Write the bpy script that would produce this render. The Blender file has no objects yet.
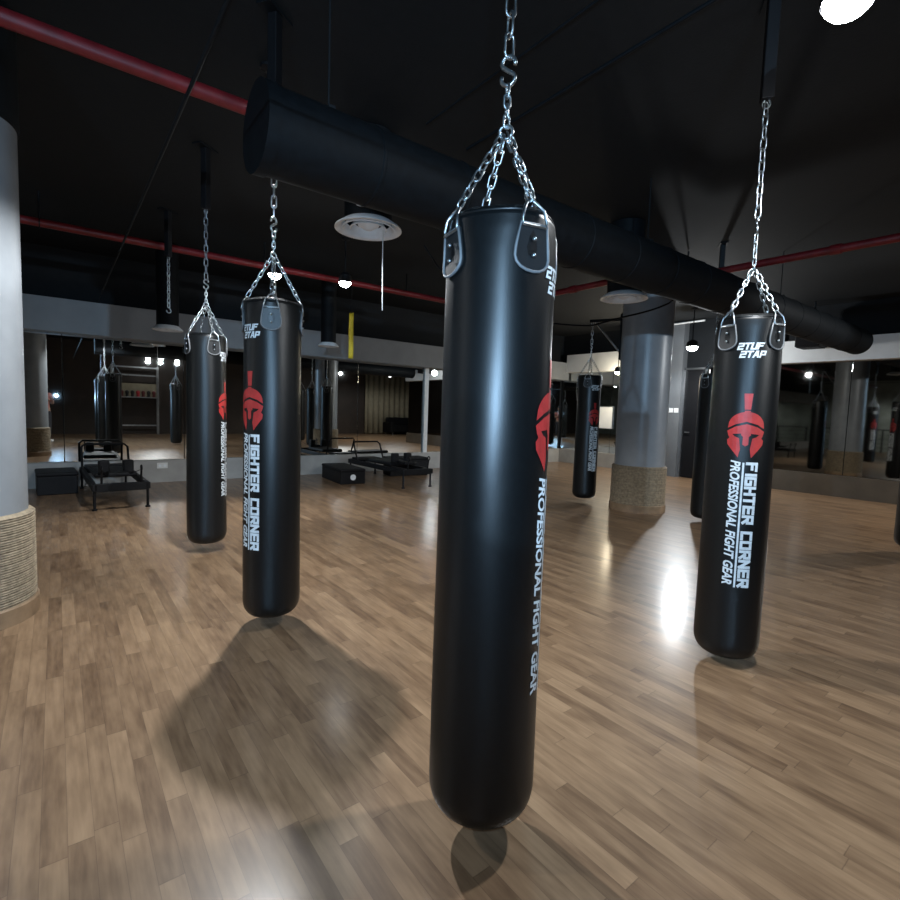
import bpy, bmesh, math, random
from mathutils import Vector, Matrix
random.seed(7)
PI = math.pi
C = bpy.context.scene.collection
SC = bpy.context.scene

# ------------------------------------------------------------------ materials
MATS = {}
def mat(name, col, rough=0.6, metal=0.0, var=0.12, scale=14.0, bump=0.0, bscale=220.0, spec=0.5, coat=0.0, stretch=None):
    m = bpy.data.materials.new(name); m.use_nodes = True
    nt = m.node_tree; b = nt.nodes['Principled BSDF']
    b.inputs['Roughness'].default_value = rough
    b.inputs['Metallic'].default_value = metal
    b.inputs['Specular IOR Level'].default_value = spec
    b.inputs['Coat Weight'].default_value = coat
    tc = nt.nodes.new('ShaderNodeTexCoord')
    mp = nt.nodes.new('ShaderNodeMapping'); nt.links.new(tc.outputs['Object'], mp.inputs[0])
    if stretch: mp.inputs['Scale'].default_value = stretch
    n = nt.nodes.new('ShaderNodeTexNoise'); n.inputs['Scale'].default_value = scale; n.inputs['Detail'].default_value = 4
    nt.links.new(mp.outputs[0], n.inputs['Vector'])
    r = nt.nodes.new('ShaderNodeValToRGB')
    r.color_ramp.elements[0].position = .3; r.color_ramp.elements[1].position = .7
    r.color_ramp.elements[0].color = tuple(c*(1-var) for c in col)+(1,)
    r.color_ramp.elements[1].color = tuple(min(1, c*(1+var)) for c in col)+(1,)
    nt.links.new(n.outputs['Fac'], r.inputs[0]); nt.links.new(r.outputs[0], b.inputs['Base Color'])
    if bump:
        n2 = nt.nodes.new('ShaderNodeTexNoise'); n2.inputs['Scale'].default_value = bscale; n2.inputs['Detail'].default_value = 3
        nt.links.new(mp.outputs[0], n2.inputs['Vector'])
        bp = nt.nodes.new('ShaderNodeBump'); bp.inputs['Strength'].default_value = bump; bp.inputs['Distance'].default_value = .002
        nt.links.new(n2.outputs['Fac'], bp.inputs['Height']); nt.links.new(bp.outputs[0], b.inputs['Normal'])
    MATS[name] = m
    return m

def emit(name, col, strength):
    m = bpy.data.materials.new(name); m.use_nodes = True
    nt = m.node_tree; b = nt.nodes['Principled BSDF']
    b.inputs['Base Color'].default_value = (.8, .8, .8, 1)
    b.inputs['Emission Color'].default_value = col+(1,); b.inputs['Emission Strength'].default_value = strength
    return m

def floor_mat():
    m = bpy.data.materials.new('strip parquet'); m.use_nodes = True
    nt = m.node_tree; L = nt.links; b = nt.nodes['Principled BSDF']
    def N(t, **k):
        n = nt.nodes.new(t)
        for a, v in k.items(): setattr(n, a, v)
        return n
    def M(op, a, bb=None):
        n = N('ShaderNodeMath', operation=op)
        for i, v in enumerate((a, bb)):
            if v is None: continue
            if isinstance(v, (int, float)): n.inputs[i].default_value = v
            else: L.new(v, n.inputs[i])
        return n.outputs[0]
    tc = N('ShaderNodeTexCoord'); sp = N('ShaderNodeSeparateXYZ'); L.new(tc.outputs['Object'], sp.inputs[0])
    W, LEN = .064, .60
    xs = M('DIVIDE', sp.outputs[0], W); row = M('FLOOR', xs); fx = M('FRACT', xs)
    wn = N('ShaderNodeTexWhiteNoise', noise_dimensions='1D'); L.new(row, wn.inputs['W'])
    off = M('MULTIPLY', wn.outputs['Value'], 7.0)
    ys = M('ADD', M('DIVIDE', sp.outputs[1], LEN), off); cl = M('FLOOR', ys); fy = M('FRACT', ys)
    cv = N('ShaderNodeCombineXYZ'); L.new(row, cv.inputs[0]); L.new(cl, cv.inputs[1])
    w2 = N('ShaderNodeTexWhiteNoise', noise_dimensions='2D'); L.new(cv.outputs[0], w2.inputs['Vector'])
    # grain, stretched along the boards and shifted per block
    mp = N('ShaderNodeMapping'); mp.inputs['Scale'].default_value = (60, 5.5, 1)
    ad = N('ShaderNodeVectorMath', operation='ADD'); L.new(tc.outputs['Object'], ad.inputs[0]); L.new(w2.outputs['Color'], ad.inputs[1])
    L.new(ad.outputs[0], mp.inputs[0])
    g = N('ShaderNodeTexNoise'); g.inputs['Scale'].default_value = 1.0; g.inputs['Detail'].default_value = 5; L.new(mp.outputs[0], g.inputs['Vector'])
    mp2 = N('ShaderNodeMapping'); mp2.inputs['Scale'].default_value = (16, 4.5, 1); L.new(ad.outputs[0], mp2.inputs[0])
    g2 = N('ShaderNodeTexNoise'); g2.inputs['Scale'].default_value = 1.0; g2.inputs['Detail'].default_value = 3; L.new(mp2.outputs[0], g2.inputs['Vector'])
    f = M('ADD', M('ADD', M('MULTIPLY', w2.outputs['Value'], .25), M('MULTIPLY', g.outputs['Fac'], .42)), M('MULTIPLY', g2.outputs['Fac'], .57))
    r = N('ShaderNodeValToRGB'); L.new(f, r.inputs[0])
    e = r.color_ramp.elements
    e[0].position = .36; e[0].color = (.106, .062, .035, 1)
    e[1].position = .88; e[1].color = (.302, .198, .116, 1)
    x = e.new(.54); x.color = (.173, .107, .061, 1)
    x = e.new(.69); x.color = (.231, .147, .085, 1)
    # joints between strips and block ends
    jx = M('LESS_THAN', M('MINIMUM', fx, M('SUBTRACT', 1.0, fx)), .014)
    jy = M('LESS_THAN', M('MINIMUM', fy, M('SUBTRACT', 1.0, fy)), .0028)
    j = M('MAXIMUM', jx, jy)
    mx = N('ShaderNodeMix', data_type='RGBA'); L.new(M('MULTIPLY', j, .38), mx.inputs[0]); L.new(r.outputs[0], mx.inputs[6]); mx.inputs[7].default_value = (.05, .03, .02, 1)
    L.new(mx.outputs[2], b.inputs['Base Color'])
    L.new(M('ADD', M('MULTIPLY', g2.outputs['Fac'], .10), .34), b.inputs['Roughness'])
    b.inputs['Specular IOR Level'].default_value = .26
    b.inputs['Coat Weight'].default_value = .38; b.inputs['Coat Roughness'].default_value = .19
    bp = N('ShaderNodeBump'); bp.inputs['Strength'].default_value = .05; bp.inputs['Distance'].default_value = .002
    L.new(g.outputs['Fac'], bp.inputs['Height']); L.new(bp.outputs[0], b.inputs['Normal'])
    return m

def rope_mat():
    m = mat('sisal rope', (.27, .215, .145), .85, var=.3, scale=30)
    nt = m.node_tree; L = nt.links; b = nt.nodes['Principled BSDF']
    tc = nt.nodes.new('ShaderNodeTexCoord')
    wv = nt.nodes.new('ShaderNodeTexWave'); wv.wave_type = 'BANDS'; wv.bands_direction = 'Z'
    wv.inputs['Scale'].default_value = 9.0; wv.inputs['Distortion'].default_value = .5; wv.inputs['Detail'].default_value = 1; wv.inputs['Detail Scale'].default_value = 2
    L.new(tc.outputs['Object'], wv.inputs['Vector'])
    bp = nt.nodes.new('ShaderNodeBump'); bp.inputs['Strength'].default_value = .8; bp.inputs['Distance'].default_value = .012
    L.new(wv.outputs['Fac'], bp.inputs['Height']); L.new(bp.outputs[0], b.inputs['Normal'])
    return m

M_FLOOR = floor_mat()
M_ROPE = rope_mat()
M_CEIL = mat('black ceiling paint', (.006, .0075, .009), .8, bump=.5, bscale=60, spec=.3)
M_DUCT = mat('black duct paint', (.003, .0045, .006), .65, var=.3, scale=20, spec=.18)
M_BLACK = mat('black powder coat', (.006, .006, .007), .5, spec=.22)
M_PIER = mat('dark grey wall paint', (.12, .128, .135), .6, var=.08, scale=3)
M_VINYL = mat('black vinyl', (.003, .0036, .004), .37, var=.2, scale=60, bump=.12, bscale=320, spec=.38)
M_PATCH = mat('black leather patch', (.010, .011, .012), .45, bump=.2)
M_PIPING = mat('grey piping', (.13, .135, .14), .5)
M_CHROME = mat('zinc plated steel', (.42, .46, .48), .33, 1.0, var=.15, scale=90)
M_WHITEPRINT = mat('white print', (.62, .66, .68), .5, var=.12, scale=40)
M_REDPRINT = mat('red print', (.38, .022, .020), .45, var=.15, scale=30)
M_WOOD = mat('brown plinth wood', (.22, .145, .085), .5, var=.25, scale=9)
M_REDPIPE = mat('red pipe paint', (.16, .009, .012), .45, var=.25, scale=12)
M_PILLAR = mat('grey column plaster', (.22, .235, .25), .36, var=.10, scale=5, bump=.3, bscale=40)
M_GREY = mat('grey wall paint', (.27, .285, .295), .6, var=.08, scale=3)
M_WHITEWALL = mat('pale wall paint', (.78, .80, .80), .6, var=.06, scale=3)
M_BASE = mat('grey kerb', (.34, .33, .31), .5, var=.1, scale=5)
M_DARKBASE = mat('dark kerb', (.075, .062, .048), .35, var=.15, scale=4)
M_DARK = mat('dark wall paint', (.03, .03, .03), .6)
M_BROWN = mat('brown wall', (.030, .019, .013), .6, var=.2, scale=3)
M_BEIGE = mat('beige cloth', (.30, .26, .18), .8, var=.12, scale=6)
M_GREENISH = mat('pale green wall', (.34, .38, .34), .6, var=.3, scale=2)
M_WHITE = mat('white enamel', (.78, .81, .83), .45, var=.08, scale=12)
M_TRIM = mat('white trim', (.70, .70, .68), .4, var=.06)
M_YELLOW = mat('yellow band', (.62, .50, .03), .6)
M_PAD = mat('black upholstery', (.007, .007, .008), .6, bump=.2, spec=.2)
M_STEEL = mat('brushed steel', (.45, .46, .47), .35, 1.0)
M_SKIN = mat('skin', (.45, .27, .19), .55)
M_SHIRT = mat('salmon shirt', (.55, .19, .14), .8)
M_TROUSER = mat('dark trousers', (.02, .02, .025), .8)
M_SHOE = mat('white shoes', (.7, .7, .68), .6)
M_HAIR = mat('dark hair', (.02, .015, .012), .6)
M_BULB = emit('lit lamp', (.93, .97, 1.0), 60)
M_WARM = emit('lit warm lamp', (1.0, .86, .62), 40)
M_TORCH = emit('phone torch', (.85, .93, 1.0), 120)
def mirror_mat(name, col, rough):
    m = mat(name, col, rough, 1.0, var=.03, scale=1.2); return m
M_MIRROR = mirror_mat('mirror glass', (.66, .68, .67), .012)
M_MIRROR2 = mirror_mat('dark tinted mirror', (.24, .235, .22), .03)
GLOVE = [mat('glove black', (.02, .02, .02), .4), mat('glove red', (.45, .02, .03), .4), mat('glove maroon', (.12, .02, .02), .4)]

# ------------------------------------------------------------------ mesh helpers
def new(): return bmesh.new()
def link(name, bm, m, parent=None, smooth=None):
    bmesh.ops.recalc_face_normals(bm, faces=bm.faces)
    me = bpy.data.meshes.new(name); bm.to_mesh(me); bm.free()
    if smooth is not None:
        me.shade_smooth()
        if smooth < 3: me.set_sharp_from_angle(angle=smooth)
    me.materials.append(m)
    o = bpy.data.objects.new(name, me); C.objects.link(o)
    if parent: o.parent = parent
    return o
def thing(name, label, cat, loc=(0, 0, 0), rz=0, group=None):
    o = bpy.data.objects.new(name, None); C.objects.link(o)
    o.location = loc; o.rotation_euler = (0, 0, rz); o.empty_display_size = .1
    o['label'] = label; o['category'] = cat
    if group: o['group'] = group
    return o
def tag(o, label, cat, group=None):
    o['label'] = label; o['category'] = cat
    if group: o['group'] = group
    return o
def struct(name, bm, m, label=None, smooth=None):
    o = link(name, bm, m, None, smooth); o['kind'] = 'structure'
    if label: o['label'] = label
    return o
def box(bm, c, s, bev=0.0, rot=None):
    t = bmesh.new()
    bmesh.ops.create_cube(t, size=1, matrix=Matrix.Diagonal((s[0], s[1], s[2], 1)))
    if bev: bmesh.ops.bevel(t, geom=t.edges[:], offset=bev, segments=2, profile=.5, affect='EDGES')
    mt = Matrix.Translation(c)
    if rot is not None: mt = mt @ rot.to_4x4()
    bmesh.ops.transform(t, matrix=mt, verts=t.verts)
    me = bpy.data.meshes.new('t'); t.to_mesh(me); t.free(); bm.from_mesh(me); bpy.data.meshes.remove(me)
    return bm
def slab(bm, x0, x1, y0, y1, z0, z1, bev=0.0):
    return box(bm, ((x0+x1)/2, (y0+y1)/2, (z0+z1)/2), (x1-x0, y1-y0, z1-z0), bev)
def tube(bm, pts, r, seg=8, closed=False, caps=True):
    pts = [Vector(p) for p in pts]; n = len(pts); rings = []
    rr = r if isinstance(r, (list, tuple)) else [r]*n
    up = None
    for i, p in enumerate(pts):
        a = pts[(i-1) % n] if (closed or i > 0) else p
        b = pts[(i+1) % n] if (closed or i < n-1) else p
        t = (b-a).normalized()
        if up is None:
            up = t.orthogonal().normalized()
        else:
            up = (up - t*up.dot(t))
            up = up.normalized() if up.length > 1e-6 else t.orthogonal().normalized()
        s = t.cross(up)
        rings.append([bm.verts.new(p+(up*math.cos(2*PI*k/seg)+s*math.sin(2*PI*k/seg))*rr[i]) for k in range(seg)])
    rng = range(n) if closed else range(n-1)
    for i in rng:
        A, B = rings[i], rings[(i+1) % n]
        sh = 0
        if closed and i == n-1:
            sh = min(range(seg), key=lambda q: (A[0].co-B[q].co).length)
        for k in range(seg):
            bm.faces.new((A[k], A[(k+1) % seg], B[(k+1+sh) % seg], B[(k+sh) % seg]))
    if caps and not closed:
        bm.faces.new(rings[0][::-1]); bm.faces.new(rings[-1])
    return bm
def lathe(bm, prof, seg=48, c=(0, 0, 0), fn=None):
    rings = []
    for r, z in prof:
        if r < 1e-6: rings.append([bm.verts.new((c[0], c[1], c[2]+z))]); continue
        rg = []
        for k in range(seg):
            a = 2*PI*k/seg; q = r*(fn(a, z) if fn else 1)
            rg.append(bm.verts.new((c[0]+q*math.cos(a), c[1]+q*math.sin(a), c[2]+z)))
        rings.append(rg)
    for A, B in zip(rings, rings[1:]):
        for k in range(seg):
            k2 = (k+1) % seg
            if len(A) == 1 and len(B) == 1: break
            if len(A) == 1: bm.faces.new((A[0], B[k2], B[k]))
            elif len(B) == 1: bm.faces.new((A[k], A[k2], B[0]))
            else: bm.faces.new((A[k], A[k2], B[k2], B[k]))
    return bm
def copy_tree(o, parent=None):
    c = o.copy(); C.objects.link(c)
    if parent: c.parent = parent
    for ch in list(o.children): copy_tree(ch, c)
    return c

# ------------------------------------------------------------------ the room
H = 3.42
struct('floor', slab(new(), -10, 17, -5, 9.6, -.1, 0), M_FLOOR)
struct('ceiling', slab(new(), -10, 17, -5, 9.6, H, H+.1), M_CEIL)
# mirror wall: kerb, backing wall, bulkhead
struct('wall_back', slab(new(), -10, 11.3, 9.34, 9.6, 0, H), M_CEIL)
struct('baseboard_back', slab(new(), -10, 10.97, 9.27, 9.345, 0, .36), M_BASE)
struct('trim_1', slab(new(), -10, 10.97, 9.06, 9.345, 2.22, 2.68), M_GREY)
# right wall
struct('wall_right', slab(new(), 11.04, 11.3, 1.6, 9.4, 0, H), M_CEIL)
struct('baseboard_right', slab(new(), 10.96, 11.045, 1.6, 5.35, 0, .38), M_DARKBASE)
struct('baseboard_corner', slab(new(), 10.96, 11.045, 6.25, 9.27, 0, .36), M_BASE)
b = new()
slab(b, 10.86, 11.045, 1.6, 4.05, 2.40, 2.80); slab(b, 10.86, 11.045, 4.05, 4.55, 2.40, 2.98)
struct('trim_2', b, M_WHITEWALL)
struct('trim_3', slab(new(), 10.86, 11.045, 6.25, 9.06, 2.42, 2.88), M_WHITEWALL)
struct('wall_pier', slab(new(), 10.84, 11.045, 5.84, 6.24, 0, H-.02), M_PIER)
# hidden sides, seen in the mirrors
b = new(); slab(b, -10, 17, -5.1, -4.5, 0, H); struct('wall_front', b, M_BROWN)
struct('wall_left', slab(new(), -10.2, -9.5, -4.5, 9.34, 0, H), M_GREENISH)
struct('wall_recess', slab(new(), 11.3, 16.7, 1.6, 1.8, 0, H), M_DARK)
struct('wall_far_side', slab(new(), 16.5, 17, -4.5, 1.6, 0, H), M_DARK)

# mirrors
xs = [-9.4+1.58*k for k in range(10)]+[6.38]
mir = None
place = ['far left end', 'left of the rope pillar', 'behind the rope pillar', 'left of the left bench', 'at the left end of the bench area',
         'behind the floor bench by the left column', 'behind the socket in the kerb', 'left of centre of the long wall', 'behind the box with the white sticker', 'left of the white upright trim', 'x']
edges = [-9.4, -7.82, -6.24, -4.66, -3.08, -1.50, .08, 1.66, 3.24, 4.82, 6.40]
names = ['at its far left end', 'second from its far left end', 'third from its far left end',
         'fourth from its far left end', 'fifth from its far left end', 'just behind the big left column',
         'behind the left exercise bench', 'right behind the leftmost bag', 'left of the stickered black box',
         'right behind the middle exercise bench', ]
for k in range(10):
    o = link('wall_mirror', slab(new(), edges[k]+.004, edges[k+1]-.004, 9.325, 9.339, .362, 2.218, .002), M_MIRROR)
    tag(o, 'tall mirror panel on the back wall, '+names[k], 'mirror', 'mirrors along the back wall')
for k, (x0, x1) in enumerate(((6.54, 8.02), (8.02, 9.5), (9.5, 10.95))):
    o = link('wall_mirror', slab(new(), x0+.004, x1-.004, 9.325, 9.339, .362, 2.218, .002), M_MIRROR)
    tag(o, 'tall mirror panel right of the white upright trim, '+['next to the trim', 'middle one', 'in the corner'][k], 'mirror', 'mirrors along the back wall')
struct('trim_4', slab(new(), 6.42, 6.52, 9.28, 9.34, .36, 2.22), M_TRIM)
for k, (y0, y1) in enumerate(((6.25, 7.7), (7.7, 9.3))):
    o = link('wall_mirror', slab(new(), 11.02, 11.036, y0+.004, y1-.004, .362, 2.418, .002), M_MIRROR)
    tag(o, 'mirror panel under the right white bulkhead, '+['beside the grey pier', 'in the corner behind the farthest bag'][k], 'mirror', 'mirrors beyond the far pillar')
for k, (y0, y1) in enumerate(((1.62, 2.86), (2.86, 4.1), (4.1, 5.34))):
    o = link('tinted_wall_panel', slab(new(), 11.02, 11.036, y0+.004, y1-.004, .382, 2.398, .002), M_MIRROR2)
    tag(o, 'dark tinted reflective wall panel '+['at the right edge of the picture', 'in the middle, reflecting the far column', 'right behind the right-hand punching bag'][k], 'wall panel', 'dark reflective panels on the right wall')
# dark door beside the pier
t = thing('door', 'dark narrow door between the grey pier and the tinted wall panels', 'door', (11.0, 5.6, 0)); t['kind'] = 'structure'; t.name = 'door_1'
link('door_leaf', slab(new(), -.02, .03, -.22, .2, .01, 2.36, .004), M_BLACK, t)
b = new(); slab(b, -.06, .03, .20, .235, 0, 2.4); slab(b, -.06, .03, -.25, -.22, 0, 2.4); slab(b, -.06, .03, -.25, .235, 2.36, 2.4)
link('door_frame', b, M_STEEL, t)
b = new(); tube(b, [(-.02, .14, 1.0), (-.07, .14, 1.0), (-.07, .03, 1.0)], .01); link('door_handle', b, M_STEEL, t, .6)

# ------------------------------------------------------------------ pillars
def pillar(x, y, label, hb):
    t = thing('round_column', label, 'column', (x, y, 0), 0, 'round grey columns')
    R = .335
    link('shaft', lathe(new(), [(0, 0), (R, 0), (R, hb-.03), (R, hb), (0, hb)], 64), M_PILLAR, t, .6)
    link('upper_band', lathe(new(), [(R-.004, hb), (R+.012, hb+.005), (R+.012, 3.40), (0, 3.40)], 64), M_DUCT, t, .6)
    prof = [(R, .10), (R+.028, .105)]
    n = 36
    for k in range(n):
        z0 = .11+k*(.51/n)
        for q in range(5):
            a = PI*q/4
            prof.append((R+.024+.008*math.sin(a), z0+(.51/n)*q/4))
    prof += [(R+.02, .625), (R, .63)]
    link('rope_wrap', lathe(new(), prof, 64), M_ROPE, t, .9)
    link('plinth', lathe(new(), [(R, 0), (R+.042, 0), (R+.042, .095), (R+.035, .105), (R, .105)], 64), M_WOOD, t, .6)
    return t
pillar(-.482, 3.985, 'large grey round column with rope wrapped foot at the left edge', 2.80)
pillar(6.49, 4.03, 'grey round column with rope wrapped foot beside the farthest punching bag', 3.30)

# ------------------------------------------------------------------ punching bags
R0, HB = .160, 1.80
def prof_r(z):           # bag radius at height z above its bottom
    t = z/HB
    r = R0*(1.0-.035*t)
    fb = .11
    if z < fb:
        q = 1-z/fb; r *= (1-q**2.6)**(1/2.6)*.55+.45 if q < 1 else .45
    if z > HB-.03:
        q = (z-(HB-.03))/.03; r -= .018*q*q
    return r
def bag_shape(a, z):
    k = max(0, (z-(HB-.12))/.12)
    k2 = max(0, (z-(HB-.06))/.06)
    return 1+.035*k*math.cos(4*(a-PI/4))*1.0 - .02*k2 + .004*math.sin(3*a+z*7)
def wrap(x, z, off):     # decal coordinates (arc length to the right of the emblem axis, height) to bag surface
    r = prof_r(z)
    a = x/R0
    r2 = r*bag_shape(a, z)+off
    return Vector((r2*math.cos(a), r2*math.sin(a), z))
def wrap_bm(bm, off):
    for k in range(-24, 25):
        x = k*.02
        g = bm.verts[:]+bm.edges[:]+bm.faces[:]
        bmesh.ops.bisect_plane(bm, geom=g, plane_co=(x, 0, 0), plane_no=(1, 0, 0))
    for k in range(0, 37):
        z = k*.05
        g = bm.verts[:]+bm.edges[:]+bm.faces[:]
        bmesh.ops.bisect_plane(bm, geom=g, plane_co=(0, z, 0), plane_no=(0, 1, 0))
    bmesh.ops.triangulate(bm, faces=[f for f in bm.faces if len(f.verts) > 4])
    for v in bm.verts: v.co = wrap(v.co.x, v.co.y, off)
    return bm
def poly(bm, pts):
    vs = [bm.verts.new((p[0], p[1], 0)) for p in pts]
    f = bm.faces.new(vs)
    bmesh.ops.triangulate(bm, faces=[f])
# squared stroke letters on a 4 x 6 grid
GL = {'F': [((0, 0), (0, 6)), ((0, 6), (4, 6)), ((0, 3.2), (3.3, 3.2))],
      'I': [((1, 0), (1, 6))],
      'G': [((4, 6), (0, 6)), ((0, 6), (0, 0)), ((0, 0), (4, 0)), ((4, 0), (4, 3)), ((4, 3), (2.2, 3))],
      'H': [((0, 0), (0, 6)), ((4, 0), (4, 6)), ((0, 3), (4, 3))],
      'T': [((0, 6), (4, 6)), ((2, 0), (2, 6))],
      'E': [((0, 0), (0, 6)), ((0, 6), (4, 6)), ((0, 3), (3.5, 3)), ((0, 0), (4, 0))],
      'R': [((0, 0), (0, 6)), ((0, 6), (4, 6)), ((4, 6), (4, 2.8)), ((4, 2.8), (0, 2.8)), ((1.8, 2.8), (4, 0))],
      'C': [((4, 6), (0, 6)), ((0, 6), (0, 0)), ((0, 0), (4, 0))],
      'O': [((0, 0), (0, 6)), ((0, 6), (4, 6)), ((4, 6), (4, 0)), ((4, 0), (0, 0))],
      'N': [((0, 0), (0, 6)), ((4, 0), (4, 6)), ((0, 6), (4, 0))],
      '2': [((0, 6), (4, 6)), ((4, 6), (4, 3.2)), ((4, 3.2), (0, 3.0)), ((0, 3.0), (0, 0)), ((0, 0), (4, 0))],
      'U': [((0, 6), (0, 0)), ((0, 0), (4, 0)), ((4, 0), (4, 6))],
      'A': [((0, 0), (1.5, 6)), ((1.5, 6), (2.5, 6)), ((2.5, 6), (4, 0)), ((.8, 1.9), (3.2, 1.9))],
      'P': [((0, 0), (0, 6)), ((0, 6), (4, 6)), ((4, 6), (4, 2.6)), ((4, 2.6), (0, 2.6))]}
def stroke_word(word, w=1.8, adv=6.1):
    quads = []; x = 0
    for ch in word:
        if ch == ' ': x += 4.2; continue
        for (a, b) in GL[ch]:
            a = Vector(a); b = Vector(b); d = (b-a).normalized(); n = Vector((-d.y, d.x))
            a2 = a-d*w/2; b2 = b+d*w/2
            quads.append([(p.x+x, p.y) for p in (a2-n*w/2, b2-n*w/2, b2+n*w/2, a2+n*w/2)])
        x += 3.0 if ch == 'I' else adv
    return quads, x-adv+4
_fm = {}
def font_mesh(txt, shear=.22, off=.032):
    if txt not in _fm:
        cu = bpy.data.curves.new('t', 'FONT'); cu.body = txt; cu.size = 1; cu.shear = shear; cu.offset = off; cu.resolution_u = 3
        o = bpy.data.objects.new('t', cu); C.objects.link(o)
        dg = bpy.context.evaluated_depsgraph_get(); dg.update()
        me = bpy.data.meshes.new_from_object(o.evaluated_get(dg))
        bpy.data.objects.remove(o); bpy.data.curves.remove(cu)
        _fm[txt] = me
    return _fm[txt]
def place_font(bm, txt, f, W, Hh):
    me = font_mesh(txt); xs = [v.co.x for v in me.vertices]; ys = [v.co.y for v in me.vertices]
    x0, x1, y0, y1 = min(xs), max(xs), min(ys), max(ys)
    t = bmesh.new(); t.from_mesh(me)
    for v in t.verts:
        p = f((v.co.x-x0)/(x1-x0)*W, (v.co.y-y0)/(y1-y0)*Hh); v.co = (p[0], p[1], 0)
    m2 = bpy.data.meshes.new('t'); t.to_mesh(m2); t.free(); bm.from_mesh(m2); bpy.data.meshes.remove(m2)

def emblem():            # crested helmet face, mirror symmetric, flat in (x, z)
    bm = new(); zc = 1.195     # helmet centre, z above bag bottom
    def mir(pts):
        for s in (1, -1): poly(bm, [(p[0]*s, p[1]) for p in (pts if s == 1 else pts[::-1])])
    # dome above the brow line
    dome = []
    for k in range(0, 9):
        a = PI/2*k/8; dome.append((.083*math.sin(a), zc+.045+.068*math.cos(a)))
    dome += [(.085, zc+.030), (.05, zc+.050), (.0, zc+.064)]
    mir(dome)
    # face below the brow with eye slits and open mouth
    mir([(0, zc+.052), (.05, zc+.038), (.087, zc+.016), (.080, zc-.008), (.062, zc+.0), (.022, zc+.004), (.022, zc-.004), (.013, zc-.012), (.013, zc-.052), (0, zc-.06)])
    mir([(.080, zc-.008), (.074, zc-.018), (.085, zc-.030), (.082, zc-.052), (.030, zc-.118), (.022, zc-.075), (.030, zc-.02), (.050, zc-.012), (.062, zc+.0)])
    # crest
    poly(bm, [(-.014, zc+.125), (.014, zc+.125), (.020, zc+.205), (-.020, zc+.205)])
    poly(bm, [(-.012, zc+.110), (.012, zc+.110), (.014, zc+.119), (-.014, zc+.119)])
    return wrap_bm(bm, .0016)
def big_text():
    bm = new(); Lh = .64; ztop = 1.052
    q, wd = stroke_word('FIGHTER CORNER'); s = Lh/(wd+1); hs = .052/7.0
    for pts in q: poly(bm, [(.012+(p[1]+.5)*hs, ztop-(p[0]+.5)*s) for p in pts])
    poly(bm, [(-.006, ztop), (.003, ztop), (.003, ztop-Lh-.005), (-.006, ztop-Lh-.005)])
    return wrap_bm(bm, .0016)
def small_text():
    bm = new(); ztop = 1.062
    place_font(bm, 'PROFESSIONAL FIGHT GEAR', lambda x, y: (-.060+y, ztop-x), .645, .046)
    return wrap_bm(bm, .0016)
def tuf_text():
    bm = new()
    for k, wrd in enumerate(('2TUF', '2TAP')):
        q, wd = stroke_word(wrd, 1.7, 6.0); s = .115/(wd+1); hs = .034/7.5; z0 = 1.622-.040*k; x0 = -.068+.012*k
        for pts in q: poly(bm, [(x0+(p[0]+.5)*s+.26*((p[1])*hs), z0+p[1]*hs) for p in pts])
    return wrap_bm(bm, .0016)

def link_mesh(bm, p, q, roll, length, width, wire):
    """one oblong chain link centred between p and q"""
    p = Vector(p); q = Vector(q); d = (q-p).normalized(); mid = (p+q)/2
    s = d.orthogonal().normalized(); s = (Matrix.Rotation(roll, 3, d) @ s)
    hl = length/2-width/2; pts = []
    for k in range(6):
        a = PI*k/5; pts.append(mid+d*(hl+math.sin(a)*width/2)+s*(math.cos(a)*width/2))
    for k in range(6):
        a = PI+PI*k/5; pts.append(mid+d*(-hl+math.sin(a)*width/2)+s*(math.cos(a)*width/2))
    tube(bm, pts, wire, 6, closed=True)
def chain(bm, p, q, n, width=.020, wire=.0031, roll0=0.0):
    p = Vector(p); q = Vector(q); st = (q-p)/n
    for k in range(n):
        link_mesh(bm, p+st*k, p+st*(k+1), roll0+(PI/2 if k % 2 else 0)+random.uniform(-.2, .2), st.length+wire*3.2, width, wire)
    return bm
LOOPS = [math.radians(a) for a in (-45, 45, 135, 225)]
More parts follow.
